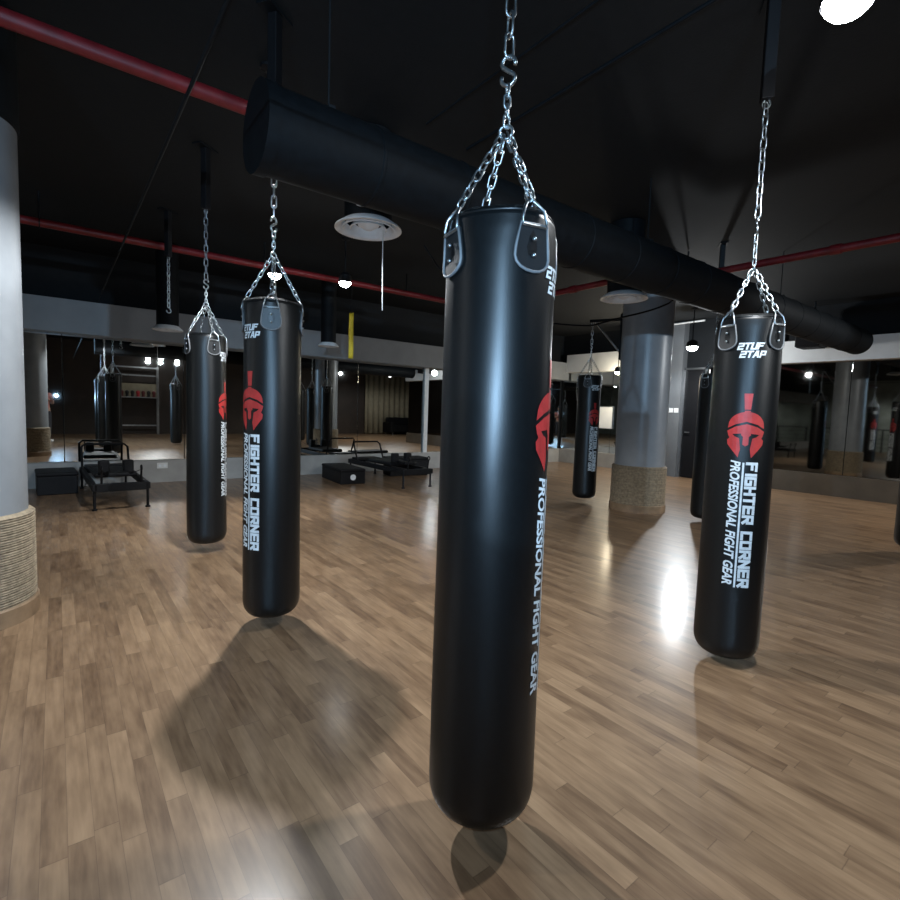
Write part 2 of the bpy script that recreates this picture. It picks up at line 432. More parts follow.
def patch_geo(parent, a0):
    # local (x, z) to surface around azimuth a0
    def S(x, z, off):
        zz = min(z, HB-.004); r = prof_r(zz); a = a0+x/R0
        r2 = r*bag_shape(a, zz)+off
        return Vector((r2*math.cos(a), r2*math.sin(a), z))
    zc = HB-.115
    out = [(-.040, zc+.062), (-.050, zc+.0), (-.052, zc-.025)]
    for k in range(1, 8):
        a = PI+PI*k/8; out.append((.052*math.cos(a), zc-.025+.038*math.sin(a)))
    out += [(.052, zc-.025), (.050, zc+.0), (.040, zc+.062)]
    bm = new()
    top = [bm.verts.new(S(x, z, .007)) for x, z in out]; bot = [bm.verts.new(S(x*1.04, z, .0)) for x, z in out]
    n = len(out); bm.faces.new(top)
    for k in range(n): bm.faces.new((top[k], bot[k], bot[(k+1) % n], top[(k+1) % n]))
    pt = link('strap_patch', bm, M_PATCH, parent, .7)
    bm = new(); tube(bm, [S(x, z, .008) for x, z in out], .0042, 6, closed=True); link('piping', bm, M_PIPING, pt, 3)
    for z in (zc+.022, zc-.020):
        bm = new(); c = S(0, z, .008); n_ = Vector((math.cos(a0), math.sin(a0), 0))
        bmesh.ops.create_uvsphere(bm, u_segments=10, v_segments=6, radius=.006, matrix=Matrix.Translation(c)); link('rivet', bm, M_CHROME, pt, 3)
    # D ring standing up out of the patch
    bm = new()
    ring = [(-.035, zc+.056), (.035, zc+.056), (.037, zc+.070), (.030, zc+.100), (.012, zc+.126), (0, zc+.131), (-.012, zc+.126), (-.030, zc+.100), (-.037, zc+.070)]
    pts = []
    for x, z in ring:
        lean = max(0, (z-HB+.01))*.5
        pts.append(S(x, z, .010-lean))
    tube(bm, pts, .0042, 8, closed=True); link('d_ring', bm, M_CHROME, pt, 3)
    return pts[5]
ZR = 2.135-.08     # suspension ring above bag bottom
def make_bag():
    t = thing('punching_bag', 'x', 'punching bag', (0, 0, 0), 0, 'black hanging punching bags')
    prof = [(0, 0)]
    for k in range(0, 14): z = .11*(k/13)**1.6; prof.append((prof_r(z), z))
    k = 1
    while .11+.06*k < HB-.13: prof.append((prof_r(.11+.06*k), .11+.06*k)); k += 1
    for z in [HB-.12+.01*j for j in range(10)]: prof.append((prof_r(z), z))
    for q in range(0, 5): z = HB-.03+.03*q/4; prof.append((prof_r(z), z))
    prof += [(R0*.8, HB-.006), (R0*.4, HB-.012), (0, HB-.013)]
    body = link('bag_body', lathe(new(), prof, 96, fn=bag_shape), M_VINYL, t, 1.2)
    link('helmet_emblem', emblem(), M_REDPRINT, body)
    link('brand_lettering', big_text(), M_WHITEPRINT, body)
    link('slogan_lettering', small_text(), M_WHITEPRINT, body)
    link('series_lettering', tuf_text(), M_WHITEPRINT, body)
    # top seam
    bm = new(); tube(bm, [Vector((.149*bag_shape(2*PI*k/64, HB)*math.cos(2*PI*k/64), .149*bag_shape(2*PI*k/64, HB)*math.sin(2*PI*k/64), HB-.016)) for k in range(64)], .006, 8, closed=True)
    link('top_seam', bm, M_VINYL, body, 3)
    ringc = Vector((0, 0, ZR))
    for a in LOOPS:
        p = patch_geo(t, a)
        q = ringc+Vector((math.cos(a)*.012, math.sin(a)*.012, -.012))
        link('chain', chain(new(), p, q, 8, roll0=a), M_CHROME, t, 3)
    bm = new(); tube(bm, [ringc+Vector((.019*math.cos(2*PI*k/16), 0, .019*math.sin(2*PI*k/16))) for k in range(16)], .0042, 8, closed=True)
    link('suspension_ring', bm, M_CHROME, t, 3)
    z1 = ZR+.016; z2 = 2.262-.08
    link('swivel', chain(new(), (0, 0, z1), (0, 0, z2), 4, .018, .0036), M_CHROME, t, 3)
    # S hook
    bm = new(); pts = []; zc = z2+.042; r = .019
    for k in range(0, 11): a = math.radians(-200+ k*23); pts.append((r*math.cos(a), .0, zc-.021+r*math.sin(a)))
    pts2 = [(-x, y, 2*zc-z) for x, y, z in pts][::-1]
    tube(bm, pts+pts2, .0058, 8); link('s_hook', bm, M_CHROME, t, 3)
    z3 = zc+.040
    link('hanger_chain', chain(new(), (0, 0, z3), (0, 0, 2.87-.08+.035), 10, .028, .0042), M_CHROME, t, 3)
    return t
def make_mount():
    t = thing('ceiling_mount', 'x', 'ceiling mount', (0, 0, H), 0, 'ceiling mounts for bags')
    b = new(); slab(b, -.10, .10, -.045, .045, -.012, -.001, .003); link('plate', b, M_DUCT, t)
    b = new(); slab(b, -.028, .028, -.028, .028, -.50, -.01, .004); link('drop_post', b, M_BLACK, t)
    b = new(); tube(b, [(0, .018*math.sin(2*PI*k/14), -.517+.022*math.cos(2*PI*k/14)) for k in range(14)], .0045, 6, closed=True); link('eye_bolt', b, M_CHROME, t, 3)
    return t
BAGS = [ # x, y, z lift, emblem turn, label tail
    (1.015, 1.105, .08, 76, 'largest black punching bag, hanging front and centre closest to the viewer', 'nearest centre bag'),
    (.985, 2.955, .08, -49, 'black punching bag left of centre above the wide double shadow on the floor', 'bag over the wide shadow'),
    (1.03, 4.80, .08, 67, 'leftmost black punching bag, hanging in front of the mirror wall', 'leftmost bag'),
    (2.885, 1.205, .035, 8, 'black punching bag at right with its red helmet emblem facing the viewer', 'right bag with the full emblem'),
    (6.20, 4.73, .08, 35, 'small far black punching bag hanging beside the far round column', 'far bag by the column'),
    (6.44, 3.06, .06, 190, 'black punching bag mostly hidden behind the right-hand bag', 'hidden bag behind the right one'),
    (6.82, 1.13, .08, 150, 'black punching bag cut off by the right edge of the picture', 'bag at the right edge')]
proto = make_bag(); pm = make_mount()
for i, (x, y, dz, turn, lab, ml) in enumerate(BAGS):
    o = proto if i == 0 else copy_tree(proto)
    o.location = (x, y, dz); o.rotation_euler = (0, 0, math.atan2(-y, -x)+math.radians(turn)); o['label'] = lab
    o.scale = (1, 1, 1)
    if dz != .08:
        for ch in o.children:
            if ch.name.startswith('hanger_chain'): ch.location.z = .08-dz
        # lower bags hang on a slightly longer swivel
        for ch in o.children:
            if ch.name.startswith(('s_hook',)): ch.location.z = .08-dz
            if ch.name.startswith('swivel'):
                k = 1+(.08-dz)/(2.262-.08-ZR-.016); ch.scale.z = k; ch.location.z = (ZR+.016)*(1-k)
    if i == 4:      # the far bag is a little stouter
        for ch in o.children:
            if not ch.name.startswith(('hanger', 's_hook', 'swivel')): ch.scale = (1.06, 1.06, 1)
            if ch.name.startswith('hanger'):
                bm = chain(new(), (0, 0, 2.264), (0, 0, 2.57), 5, .028, .0042); me = bpy.data.meshes.new('hanger_chain'); bm.to_mesh(me); bm.free(); me.shade_smooth(); me.materials.append(M_CHROME); ch.data = me
    if i != 4:
        m = pm if i == 0 else copy_tree(pm)
        m.location = (x, y, H); m.rotation_euler = (0, 0, .6); m['label'] = 'black ceiling post and eye bolt holding the '+ml

proto.scale = (1, 1, .966); proto.location.z = .098      # the front bag is slightly shorter
# spare hanging chain with no bag, in the left row by the mirror
t = thing('hanging_chain', 'empty chain with a hook hanging near the mirror, no bag on it', 'chain', (1.03, 6.62, 2.3))
link('links', chain(new(), (0, 0, .06), (0, 0, .605), 11, .030, .005), M_CHROME, t, 3)
bm = new(); tube(bm, [(.022*math.cos(math.radians(-200+k*24)), 0, .022*math.sin(math.radians(-200+k*24))+.02) for k in range(11)]+[(0, 0, .065)], .006, 8); link('hook', bm, M_CHROME, t, 3)
m = copy_tree(pm); m.location = (1.03, 6.62, H); m['label'] = 'black ceiling post holding the empty chain near the mirror'
# bracket on the far column carrying the far bag
t = thing('wall_bracket', 'grey steel arm and diagonal strut on the far column carrying a bag', 'bracket', (6.49, 4.03, 0), math.atan2(.70, -.29))
b = new(); slab(b, .345, .80, -.02, .02, 2.645, 2.685, .004); link('arm', b, M_DUCT, t)
b = new(); tube(b, [(.72, 0, 2.65), (.352, 0, 2.20)], .014); link('strut', b, M_STEEL, t, .6)
b = new(); slab(b, .335, .36, -.05, .05, 2.10, 2.74, .004); link('back_plate', b, M_DUCT, t)

# ------------------------------------------------------------------ ceiling services
def pipe(name, pts, r, m, label, cat, group=None, seg=16):
    return tag(link(name, tube(new(), pts, r, seg), m, None, .8), label, cat, group)
t = thing('sprinkler_pipe', 'red pipe high across the top left corner, running behind the black duct', 'pipe', (-6, 3.35, 3.09), 0, 'red sprinkler pipes')
link('pipe_run', tube(new(), [(-3, 0.05, 0), (10.2, 0, 0)], .042, 16), M_REDPIPE, t, .8)
for x in (2.4, 5.15, 10.15): link('coupling', tube(new(), [(x-.05, 0, 0), (x+.05, 0, 0)], .052, 16), M_REDPIPE, t, .8)
for x in (5.3, 3.5):
    b = new(); tube(b, [(x, .052*math.sin(2*PI*k/16), .052*math.cos(2*PI*k/16)) for k in range(16)], .006, 6, closed=True); tube(b, [(x, 0, .05), (x, 0, .315)], .012)
    link('pipe_hanger', b, M_BLACK, t, .8)
t = thing('sprinkler_pipe', 'red pipe running across the back left below the ceiling in front of the mirrors', 'pipe', (-6, 6.95, 3.1), 0, 'red sprinkler pipes')
link('pipe_run', tube(new(), [(-3, 0.1, 0), (11.90, -.08, 0)], .042, 16), M_REDPIPE, t, .8)
for x in (5.9, 8.2, 10.4):
    b = new(); tube(b, [(x, .052*math.sin(2*PI*k/16), .052*math.cos(2*PI*k/16)) for k in range(16)], .006, 6, closed=True); tube(b, [(x, 0, .05), (x, 0, .315)], .012)
    link('pipe_hanger', b, M_BLACK, t, .8)
t = thing('sprinkler_pipe', 'red pipe rising toward the right edge above the tinted wall panels', 'pipe', (6.43, 0, 3.1), 0, 'red sprinkler pipes')
link('pipe_run', tube(new(), [(.06, -4.4, 0), (.0, 3.15, 0), (-.02, 3.22, 0), (-.07, 3.26, 0), (-.43, 3.26, 0), (-.49, 3.29, 0), (-.5, 3.36, 0)], .042, 16), M_REDPIPE, t, .8)
t['label'] = 'red pipe rising toward the right edge above the tinted wall panels'
b = new(); tube(b, [(-.5, 3.36, 0), (-.5, 6.82, 0)], .042, 16); link('pipe_run', b, M_REDPIPE, t, .8)
for y, q in ((1.9, .01), (4.9, -.5)): link('coupling', tube(new(), [(q, y-.05, 0), (q, y+.05, 0)], .052, 16), M_REDPIPE, t, .8)

# big round black duct
t = thing('air_duct', 'large round black ventilation duct crossing the ceiling behind the front bag', 'duct', (.83, 2.68, 2.655))
def ductp(a, z): return 1
b = new(); prof = []
L_ = 9.75; k = 0
segs = 40
pts = []
rr = []
x = 0
while x < L_:
    for dx, r in ((0, .205), (.575, .205), (.58, .210), (.595, .210), (.60, .205)):
        if x+dx <= L_: pts.append((x+dx, 0, 0)); rr.append(r)
    x += .602
tube(b, pts, rr, 40); link('duct_tube', b, M_DUCT, t, .5)
b = new(); tube(b, [(-.03, 0, 0), (.03, 0, 0)], .213, 40); link('end_collar', b, M_DUCT, t, .5)
for x in (.35, 3.4, 6.4):
    b = new(); slab(b, x-.02, x+.02, -.05, .05, .203, .225, .003); tube(b, [(x, 0, .22), (x, 0, .764)], .006)
    link('duct_hanger', b, M_CEIL, t, .8)

def diffuser(x, y, z, R, label):
    t = thing('air_diffuser', label, 'air diffuser', (x, y, z), 0, 'round white ceiling air diffusers')
    link('drop_duct', lathe(new(), [(R*.72, .05), (R*.72, H-z-.01), (0, H-z-.01)], 40), M_DUCT, t, .5)
    link('rim', lathe(new(), [(R, .0), (R*.99, .012), (R*.72, .06), (R*.70, .055), (R*.86, .012), (R*.93, -.002), (R, .0)], 48), M_WHITE, t, .9)
    for q in (.66, .44):
        link('louvre_ring', lathe(new(), [(R*(q+.12), .006), (R*q, .05), (R*(q-.02), .048), (R*(q+.09), .002), (R*(q+.12), .006)], 48), M_WHITE, t, .9)
    link('centre_cone', lathe(new(), [(0, -.004), (R*.10, .0), (R*.32, .035), (R*.30, .045), (0, .05)], 32), M_WHITE, t, .9)
    return t
d = diffuser(1.98, 3.71, 2.70, .262, 'largest round white air diffuser, above and between the two central bags')
b = new(); tube(b, [(.09, -.075, .0), (.092, -.076, -.3), (.098, -.078, -.62)], .004, 6); link('pull_cord', b, M_WHITE, d, 3)
diffuser(5.02, 3.43, 2.60, .255, 'round white air diffuser in front of the far column top')
diffuser(1.23, 8.0, 2.27, .19, 'small white air diffuser hanging before the grey bulkhead, above the leftmost bag')
diffuser(3.61, 8.08, 2.30, .17, 'small white air diffuser hanging before the bulkhead, near the yellow strap')

# thin rods
pipe('ceiling_rod', [(.50, 9.05, 2.69), (.50, 4.0, 2.69), (.50, -3.5, 2.69)], .009, M_DUCT, 'long thin dark rod slanting over the left side of the ceiling', 'rod', 'thin rods below the ceiling', 8)
pipe('ceiling_rod', [(2.0, 2.52, 2.88), (2.03, -3.5, 2.9)], .009, M_DUCT, 'thin rod passing right behind the front chain to the duct', 'rod', 'thin rods below the ceiling', 8)
pipe('ceiling_rod', [(1.70, 2.52, 2.92), (1.76, -3.5, 2.92)], .006, M_DUCT, 'faint thin rod above the hook of the front bag', 'rod', 'thin rods below the ceiling', 8)
# hanging yellow strap and cords
t = thing('yellow_strap', 'yellow band hanging on a thin cord from the back red pipe', 'strap', (3.45, 6.93, 2.0))
b = new()
for k in range(8):
    pass
vs = []
for k in range(10):
    z = .02+.66*k/9; tw = .25*math.sin(k*.6)-.6; dx = .034*math.cos(tw); dy = .034*math.sin(tw); off = .003*math.sin(k*.8)
    vs.append([b.verts.new((-dx+off, -dy-.002, z)), b.verts.new((dx+off, dy-.002, z)), b.verts.new((dx+off, dy+.002, z)), b.verts.new((-dx+off, -dy+.002, z))])
for A, B in zip(vs, vs[1:]):
    for q in range(4): b.faces.new((A[q], A[(q+1) % 4], B[(q+1) % 4], B[q]))
b.faces.new(vs[0]); b.faces.new(vs[-1][::-1]); link('band', b, M_YELLOW, t, 3)
b = new(); tube(b, [(0, 0, .67), (0, 0, 1.06)], .004, 6); link('cord', b, M_BLACK, t)
pipe('hanging_rope', [(4.13, 4.32, 3.42), (4.13, 4.32, 2.2), (4.12, 4.33, 2.0), (4.09, 4.34, 1.93)], .008, M_WHITE, 'pale cord hanging just left of the front bag', 'rope')

cb = [Vector(p) for p in ((3.8, 5.6, 3.41), (4.0, 5.4, 3.0), (4.7, 4.8, 2.5), (5.37, 4.2, 2.42), (5.56, 4.06, 2.49), (5.74, 3.93, 2.56), (5.92, 3.79, 2.62), (6.1, 3.66, 2.69), (6.28, 3.53, 2.80), (6.36, 3.46, 3.1), (6.37, 3.45, 3.41))]
for _ in range(2): cb = [cb[0]]+[q for a, b in zip(cb, cb[1:]) for q in (a*.75+b*.25, a*.25+b*.75)]+[cb[-1]]
pipe('sagging_cable', cb, .011, M_BLACK, 'black cable sagging across the top of the far column', 'cable', None, 8)
# bulkhead boxes on the right
t = thing('ceiling_unit', 'black box hanging before the white bulkhead of the right wall', 'ceiling unit', (10.55, 3.35, 2.62))
link('casing', slab(new(), -.2, .2, -.17, .2, 0, .5, .01), M_BLACK, t); link('grille', slab(new(), -.18, .18, -.15, .18, -.012, .002, .003), M_DUCT, t)
b = new(); tube(b, [(0, 0, .49), (0, 0, .79)], .02); link('hanger', b, M_BLACK, t)
# bright conduit on the pier, switches, sockets, board
t = thing('conduit', 'bright thin conduit climbing the grey pier and bending along the ceiling', 'conduit', (10.818, 6.12, 0))
b = new(); tube(b, [(0, 0, .02), (0, 0, 2.3)], .02); link('lower_run', b, M_TRIM, t, .8)
b = new(); tube(b, [(0, 0, 2.38), (0, 0, 3.33), (0, -.03, 3.36), (-.0, -.72, 3.37)], .02); link('upper_run', b, M_TRIM, t, .8)
for k, y in enumerate((6.03, 5.91)):
    t = thing('light_switch', 'white square switch plate on the grey pier, '+('left' if k == 0 else 'right')+' one of the pair', 'switch', (10.838, y, 1.47), 0, 'switches on the grey pier')
    link('plate', slab(new(), -.008, 0, -.05, .05, -.05, .05, .002), M_TRIM, t); link('rocker', slab(new(), -.014, -.006, -.03, .03, -.035, .035, .002), M_WHITE, t)
t = thing('wall_socket', 'white socket in the grey kerb under the back mirrors', 'socket', (1.33, 9.268, .27))
link('plate', slab(new(), -.075, .075, -.008, 0, -.045, .045, .002), M_TRIM, t)
for x in (-.035, .035): link('outlet', lathe(new(), [(0, -.0), (.02, 0), (.02, .004), (0, .004)], 16), M_WHITE, t, .6).matrix_local = Matrix.Translation((x, -.009, 0)) @ Matrix.Rotation(PI/2, 4, 'X')
t = thing('notice_board', 'plain white rectangular board on the wall left of the far column', 'board', (11.015, 7.95, 1.26))
link('panel', slab(new(), -.012, .0, -.30, .30, -.27, .27, .002), M_WHITEWALL, t)
b = new(); slab(b, -.018, 0, -.31, .31, .27, .285); slab(b, -.018, 0, -.31, .31, -.285, -.27); slab(b, -.018, 0, -.315, -.30, -.285, .285); slab(b, -.018, 0, .30, .315, -.285, .285); link('frame', b, M_STEEL, t)

# ------------------------------------------------------------------ lamps
def lamp(x, y, z, label, power, col=(.93, .97, 1.0), rad=.075, bulb=M_BULB, cone=150, aim=None, glow=0, soft=.055, blend=.35):
    t = thing('ceiling_spotlight', label, 'lamp', (x, y, z), 0, 'lit ceiling spotlights')
    b = new(); tube(b, [(0, 0, .12), (0, 0, H-z-.012)], .010); link('stem', b, M_BLACK, t, .8)
    link('canopy', lathe(new(), [(0, H-z-.001), (.05, H-z-.001), (.05, H-z-.018), (.012, H-z-.03), (0, H-z-.03)], 24), M_BLACK, t, .6)
    link('housing', lathe(new(), [(rad*1.08, .0), (rad*1.12, .02), (rad*1.0, .09), (rad*.5, .13), (0, .132)], 28), M_BLACK, t, .6)
    prof = [(rad*1.02*math.cos(PI/2*k/6), -rad*.9*math.sin(PI/2*k/6)+.012) for k in range(7)]; prof[-1] = (0, prof[-1][1])
    link('bulb', lathe(new(), prof, 24), bulb, t, 3)
    ld = bpy.data.lights.new('spot', 'SPOT'); ld.energy = power; ld.color = col; ld.shadow_soft_size = soft
    ld.spot_size = math.radians(cone); ld.spot_blend = blend
    lo = bpy.data.objects.new('spot_light', ld); C.objects.link(lo); lo.parent = t; lo.location = (0, 0, -rad-.06)
    if glow:
        lp = bpy.data.lights.new('globe', 'POINT'); lp.energy = glow; lp.color = col; lp.shadow_soft_size = .08
        g = bpy.data.objects.new('globe_light', lp); C.objects.link(g); g.parent = t; g.location = (0, 0, -rad-.08)
    if aim is not None:
        d = Vector(aim)-Vector((x, y, z)); lo.rotation_euler = d.to_track_quat('-Z', 'Y').to_euler()
    return t
lamp(2.13, 6.34, 2.87, 'bright spotlight seen through the chains of the bag with the wide shadow', 330, cone=64, blend=.9, aim=(1.2, 6.2, 0))
lamp(2.93, 6.08, 2.87, 'bright spotlight just below the largest round diffuser', 170, cone=58, blend=.8, aim=(3.1, 6.3, 0))
lamp(9.75, 5.08, 2.68, 'bright spotlight beside the grey pier, left of the right-hand bag', 130, rad=.10, cone=170, glow=100)
lamp(2.41, .74, 2.90, 'glaring spotlight at the top right corner of the picture', 150, rad=.085)
lamp(1.10, 3.42, 2.89, 'spotlight hidden above the black duct, behind the bag with the wide shadow', 320, rad=.055, soft=.022)
lamp(10.55, 7.25, 2.34, 'warm lamp at the left side of the far column', 40, (1, .86, .62), .075, M_WARM, glow=30)
lamp(9.2, .2, 2.87, 'warm spotlight out at the right, lighting the floor before the tinted panels', 190, (1, .87, .70), bulb=M_WARM)
for k, x in enumerate((2.71, 3.13, 3.68)):
    lamp(x, -3.3, 2.87, 'spotlight of the trio reflected in the left mirrors, '+['leftmost in the reflection', 'middle of the trio', 'right one of the trio'][k], 110, cone=38, blend=.6, aim=(1.6, 9.3, 1.5))
lamp(9.32, -2.0, 2.87, 'spotlight reflected in the middle mirrors above the dark wall, left one of a pair', 240, cone=46, blend=.6, aim=(5.5, 9.3, 1.3))
lamp(9.62, -1.6, 2.87, 'spotlight reflected in the middle mirrors above the dark wall, right one of a pair', 240, cone=46, blend=.6, aim=(5.5, 9.3, 1.3))
lamp(11.7, -1.0, 2.87, 'spotlight reflected in the mirrors above the beige curtain, left one of a pair', 70, cone=177)
lamp(12.0, -.5, 2.87, 'spotlight reflected in the mirrors above the beige curtain, right one of a pair', 70, cone=177)
lamp(-1.3, 2.5, 2.87, 'added unseen spotlight out of view at left, brightening the big left column', 75, cone=140)  # added lamp outside the view, only there to brighten the left column
lamp(-3.1, -3.9, 2.87, 'added unseen bluish spotlight behind the person, for blue highlights on bags and columns', 1100, col=(.42, .70, 1.0), cone=72, blend=.8, aim=(3.6, 4.4, 1.5))  # added stand-in for an unseen bluish source; makes the blue streaks on the cylinders
lamp(-7.5, 5.0, 2.87, 'spotlight over the railing at the far left end, seen in the tinted panels', 240, cone=175)

# ------------------------------------------------------------------ exercise benches
def make_bench():
    t = thing('exercise_bench', 'x', 'exercise bench', (0, 0, 0), 0, 'low black pilates benches')
    W, L, Z = .27, 2.0, .27
    for x in (-W, W):
        b = new(); slab(b, x-.025, x+.025, 0, L, Z-.04, Z+.04, .006); link('side_rail', b, M_BLACK, t)
    for y in (.03, L-.03):
        b = new(); slab(b, -W, W, y-.03, y+.03, Z-.05, Z+.045, .006); link('end_beam', b, M_BLACK, t)
    for x in (-W, W):
        for y in (.04, L-.06):
            b = new(); tube(b, [(x, y, Z-.03), (x, y, .02)], .016, 10); tube(b, [(x, y, .02), (x, y, 0)], .028, 12); link('leg', b, M_BLACK, t, .6)
    b = new(); slab(b, -W+.04, W-.04, .55, 1.35, Z+.05, Z+.11, .02); car = link('carriage', b, M_PAD, t)
    for x in (-.13, .13):
        b = new(); slab(b, x-.06, x+.06, .50, .60, Z+.10, Z+.27, .02); link('shoulder_rest', b, M_PAD, car)
    b = new(); slab(b, -.11, .11, .26, .50, Z+.09, Z+.14, .015); link('head_rest', b, M_PAD, car)
    b = new(); tube(b, [(-W-.01, 1.62, Z), (-W-.01, 1.80, Z+.34), (-W+.03, 1.83, Z+.38), (W-.03, 1.83, Z+.38), (W+.01, 1.80, Z+.34), (W+.01, 1.62, Z)], .016, 10); link('foot_bar', b, M_BLACK, t, .6)
    b = new(); slab(b, -W+.03, W-.03, 1.68, 1.95, Z+.04, Z+.08, .008); link('foot_platform', b, M_PAD, t)
    for x in (-.16, -.08, 0, .08, .16):
        b = new(); n = 60
        tube(b, [(x+.011*math.cos(k*1.4), 1.36+.32*k/n, Z+.01+.011*math.sin(k*1.4)) for k in range(n+1)], .003, 5); link('spring', b, M_STEEL, t, 3)
    for x in (-.2, .2):
        b = new(); tube(b, [(x, .03, Z+.03), (x, .0, Z+.20)], .012, 8); 
        tube(b, [(x, 0+.03*math.cos(2*PI*k/12), Z+.22+.03*math.sin(2*PI*k/12)) for k in range(12)], .01, 6, closed=True); link('rope_pulley', b, M_BLACK, t, .8)
    b = new(); tube(b, [(-.2, .0, Z+.2), (-.13, .3, Z+.12), (-.12, .55, Z+.13)], .004, 5); tube(b, [(.2, .0, Z+.2), (.13, .3, Z+.12), (.12, .55, Z+.13)], .004, 5); link('pull_rope', b, M_BLACK, t)
    return t
eb = make_bench()
eb.location = (.60, 7.12, 0); eb.rotation_euler = (0, 0, .03); eb['label'] = 'low black exercise bench standing between the left column and the leftmost bag'
e2 = copy_tree(eb); e2.location = (4.75, 6.98, 0); e2.rotation_euler = (0, 0, 0); e2['label'] = 'low black exercise bench in the middle, just left of the front bag'
def make_box(x, y, z, rz, label, s=(.44, .62, .30), sticker=False):
    t = thing('sitting_box', label, 'padded box', (x, y, z), rz, 'black padded boxes by the benches')
    b = new(); slab(b, -s[0]/2, s[0]/2, -s[1]/2, s[1]/2, .0, s[2]-.05, .012); link('box_body', b, M_PAD, t)
    b = new(); slab(b, -s[0]/2-.008, s[0]/2+.008, -s[1]/2-.008, s[1]/2+.008, s[2]-.052, s[2], .02); link('cushion', b, M_PAD, t)
    if sticker:
        o = link('round_sticker', lathe(new(), [(0, 0), (.05, 0), (.05, .003), (0, .003)], 20), M_WHITE, t, .6); o.matrix_local = Matrix.Translation((0, -s[1]/2, s[2]*.45)) @ Matrix.Rotation(PI/2, 4, 'X'); o['label'] = 'round white sticker'
    return t
make_box(-.02, 8.88, 0, .05, 'black padded box against the back kerb beside the left column')
make_box(4.02, 8.3, 0, -.1, 'long black padded box with a round white sticker on its end', (.44, 1.0, .26), True)
make_box(5.5, 8.55, 0, 1.4, 'black padded box right of the middle exercise bench', (.4, .8, .36))

# ------------------------------------------------------------------ things only the mirrors show
t = thing('storage_rack', 'steel equipment rack with a glove shelf, reflected in the left mirrors', 'rack', (2.4, -4.25, 0))
for x in (-.75, .75):
    for y in (-.15, .15):
        b = new(); slab(b, x-.02, x+.02, y-.02, y+.02, 0, 2.62); link('upright', b, M_STEEL, t)
for z in (.35, 2.25, 2.55):
    b = new(); slab(b, -.75, .75, .13, .17, z-.025, z+.025); link('rail', b, M_STEEL, t)
b = new(); slab(b, -.75, .75, -.15, .16, 1.40, 1.44); link('shelf', b, M_STEEL, t)
b = new(); slab(b, -.73, .73, -.17, -.155, 1.44, 1.95); link('back_panel', b, M_BEIGE, t)
def make_glove(m):
    t = thing('boxing_glove', 'x', 'boxing glove', (0, 0, 0), 0, 'boxing gloves on the rack shelf')
    b = new(); bmesh.ops.create_uvsphere(b, u_segments=16, v_segments=10, radius=.068, matrix=Matrix.Translation((0, 0, .16)) @ Matrix.Diagonal((1, .85, 1.15, 1)))
    link('fist', b, m, t, 3)
    b = new(); tube(b, [(-.035, .035, .10), (-.045, .06, .15), (-.035, .062, .19)], [.02, .024, .016], 10); link('thumb', b, m, t, 3)
    b = new(); tube(b, [(0, 0, 0), (0, 0, .06), (0, 0, .11)], [.056, .052, .055], 16); link('cuff', b, m, t, .7)
    return t
gl = [make_glove(m) for m in GLOVE]
cols = ['black', 'red', 'maroon']
for k in range(8):
    c = [0, 2, 0, 0, 1, 2, 0, 2][k]
    first = k == [0, 4, 1][c]
    o = gl[c] if first else copy_tree(gl[c])
    o.location = (2.4-.62+.177*k, -4.22, 1.442); o.rotation_euler = (0, 0, PI+random.uniform(-.1, .1))
    o['label'] = cols[c]+' boxing glove on the rack shelf, '+['first', 'second', 'third', 'fourth', 'fifth', 'sixth', 'seventh', 'eighth'][k]+' from the left column side'
def make_curtain(x0, x1, label, m):
    b = new(); n = 90; z1 = 3.0; A = []; B = []
    for k in range(n+1):
        x = x0+(x1-x0)*k/n; y = -4.36+.045*math.sin(k*.9)
        A.append((x, y)); 
    F_ = [[b.verts.new((x, y+s, z)) for x, y in A] for (s, z) in ((0, .03), (0, z1), (-.012, z1), (-.012, .03))]
    for q in range(4):
        P, Q = F_[q], F_[(q+1) % 4]
        for k in range(n): b.faces.new((P[k], P[k+1], Q[k+1], Q[k]))
    return tag(link('curtain', b, m, None, 3), label, 'curtain')
make_curtain(12.3, 16.3, 'beige folded curtain reflected at the right end of the back mirrors', M_BEIGE)
t = thing('sofa', 'black sofa in front of the beige curtain, reflected in the back mirrors', 'sofa', (14.4, -3.8, 0))
link('seat', slab(new(), -1.0, 1.0, -.4, .42, .14, .44, .04), M_PAD, t); link('backrest', slab(new(), -1.0, 1.0, -.45, -.22, .3, .86, .05), M_PAD, t)
for x in (-1.05, 1.05): link('armrest', slab(new(), x-.1, x+.1, -.42, .42, .1, .62, .04), M_PAD, t)
for x in (-1, 1):
    for y in (-.35, .35): link('leg', tube(new(), [(x, y, 0), (x, y, .15)], .025, 10), M_STEEL, t, .6)
t = thing('railing', 'black stair railing with slanting wires, reflected in the tinted panels', 'railing', (-8.3, 5.2, 0))
for y in (0, 1.3, 2.6, 3.9): link('post', slab(new(), -.03, .03, y-.03, y+.03, 0, 1.06, .004), M_BLACK, t)
link('top_rail', slab(new(), -.035, .035, -.05, 3.95, 1.04, 1.09, .006), M_BLACK, t)
for z in (.2, .4, .6, .8): link('wire', tube(new(), [(0, 0, z), (0, 3.9, z+.08)], .008, 6), M_BLACK, t)

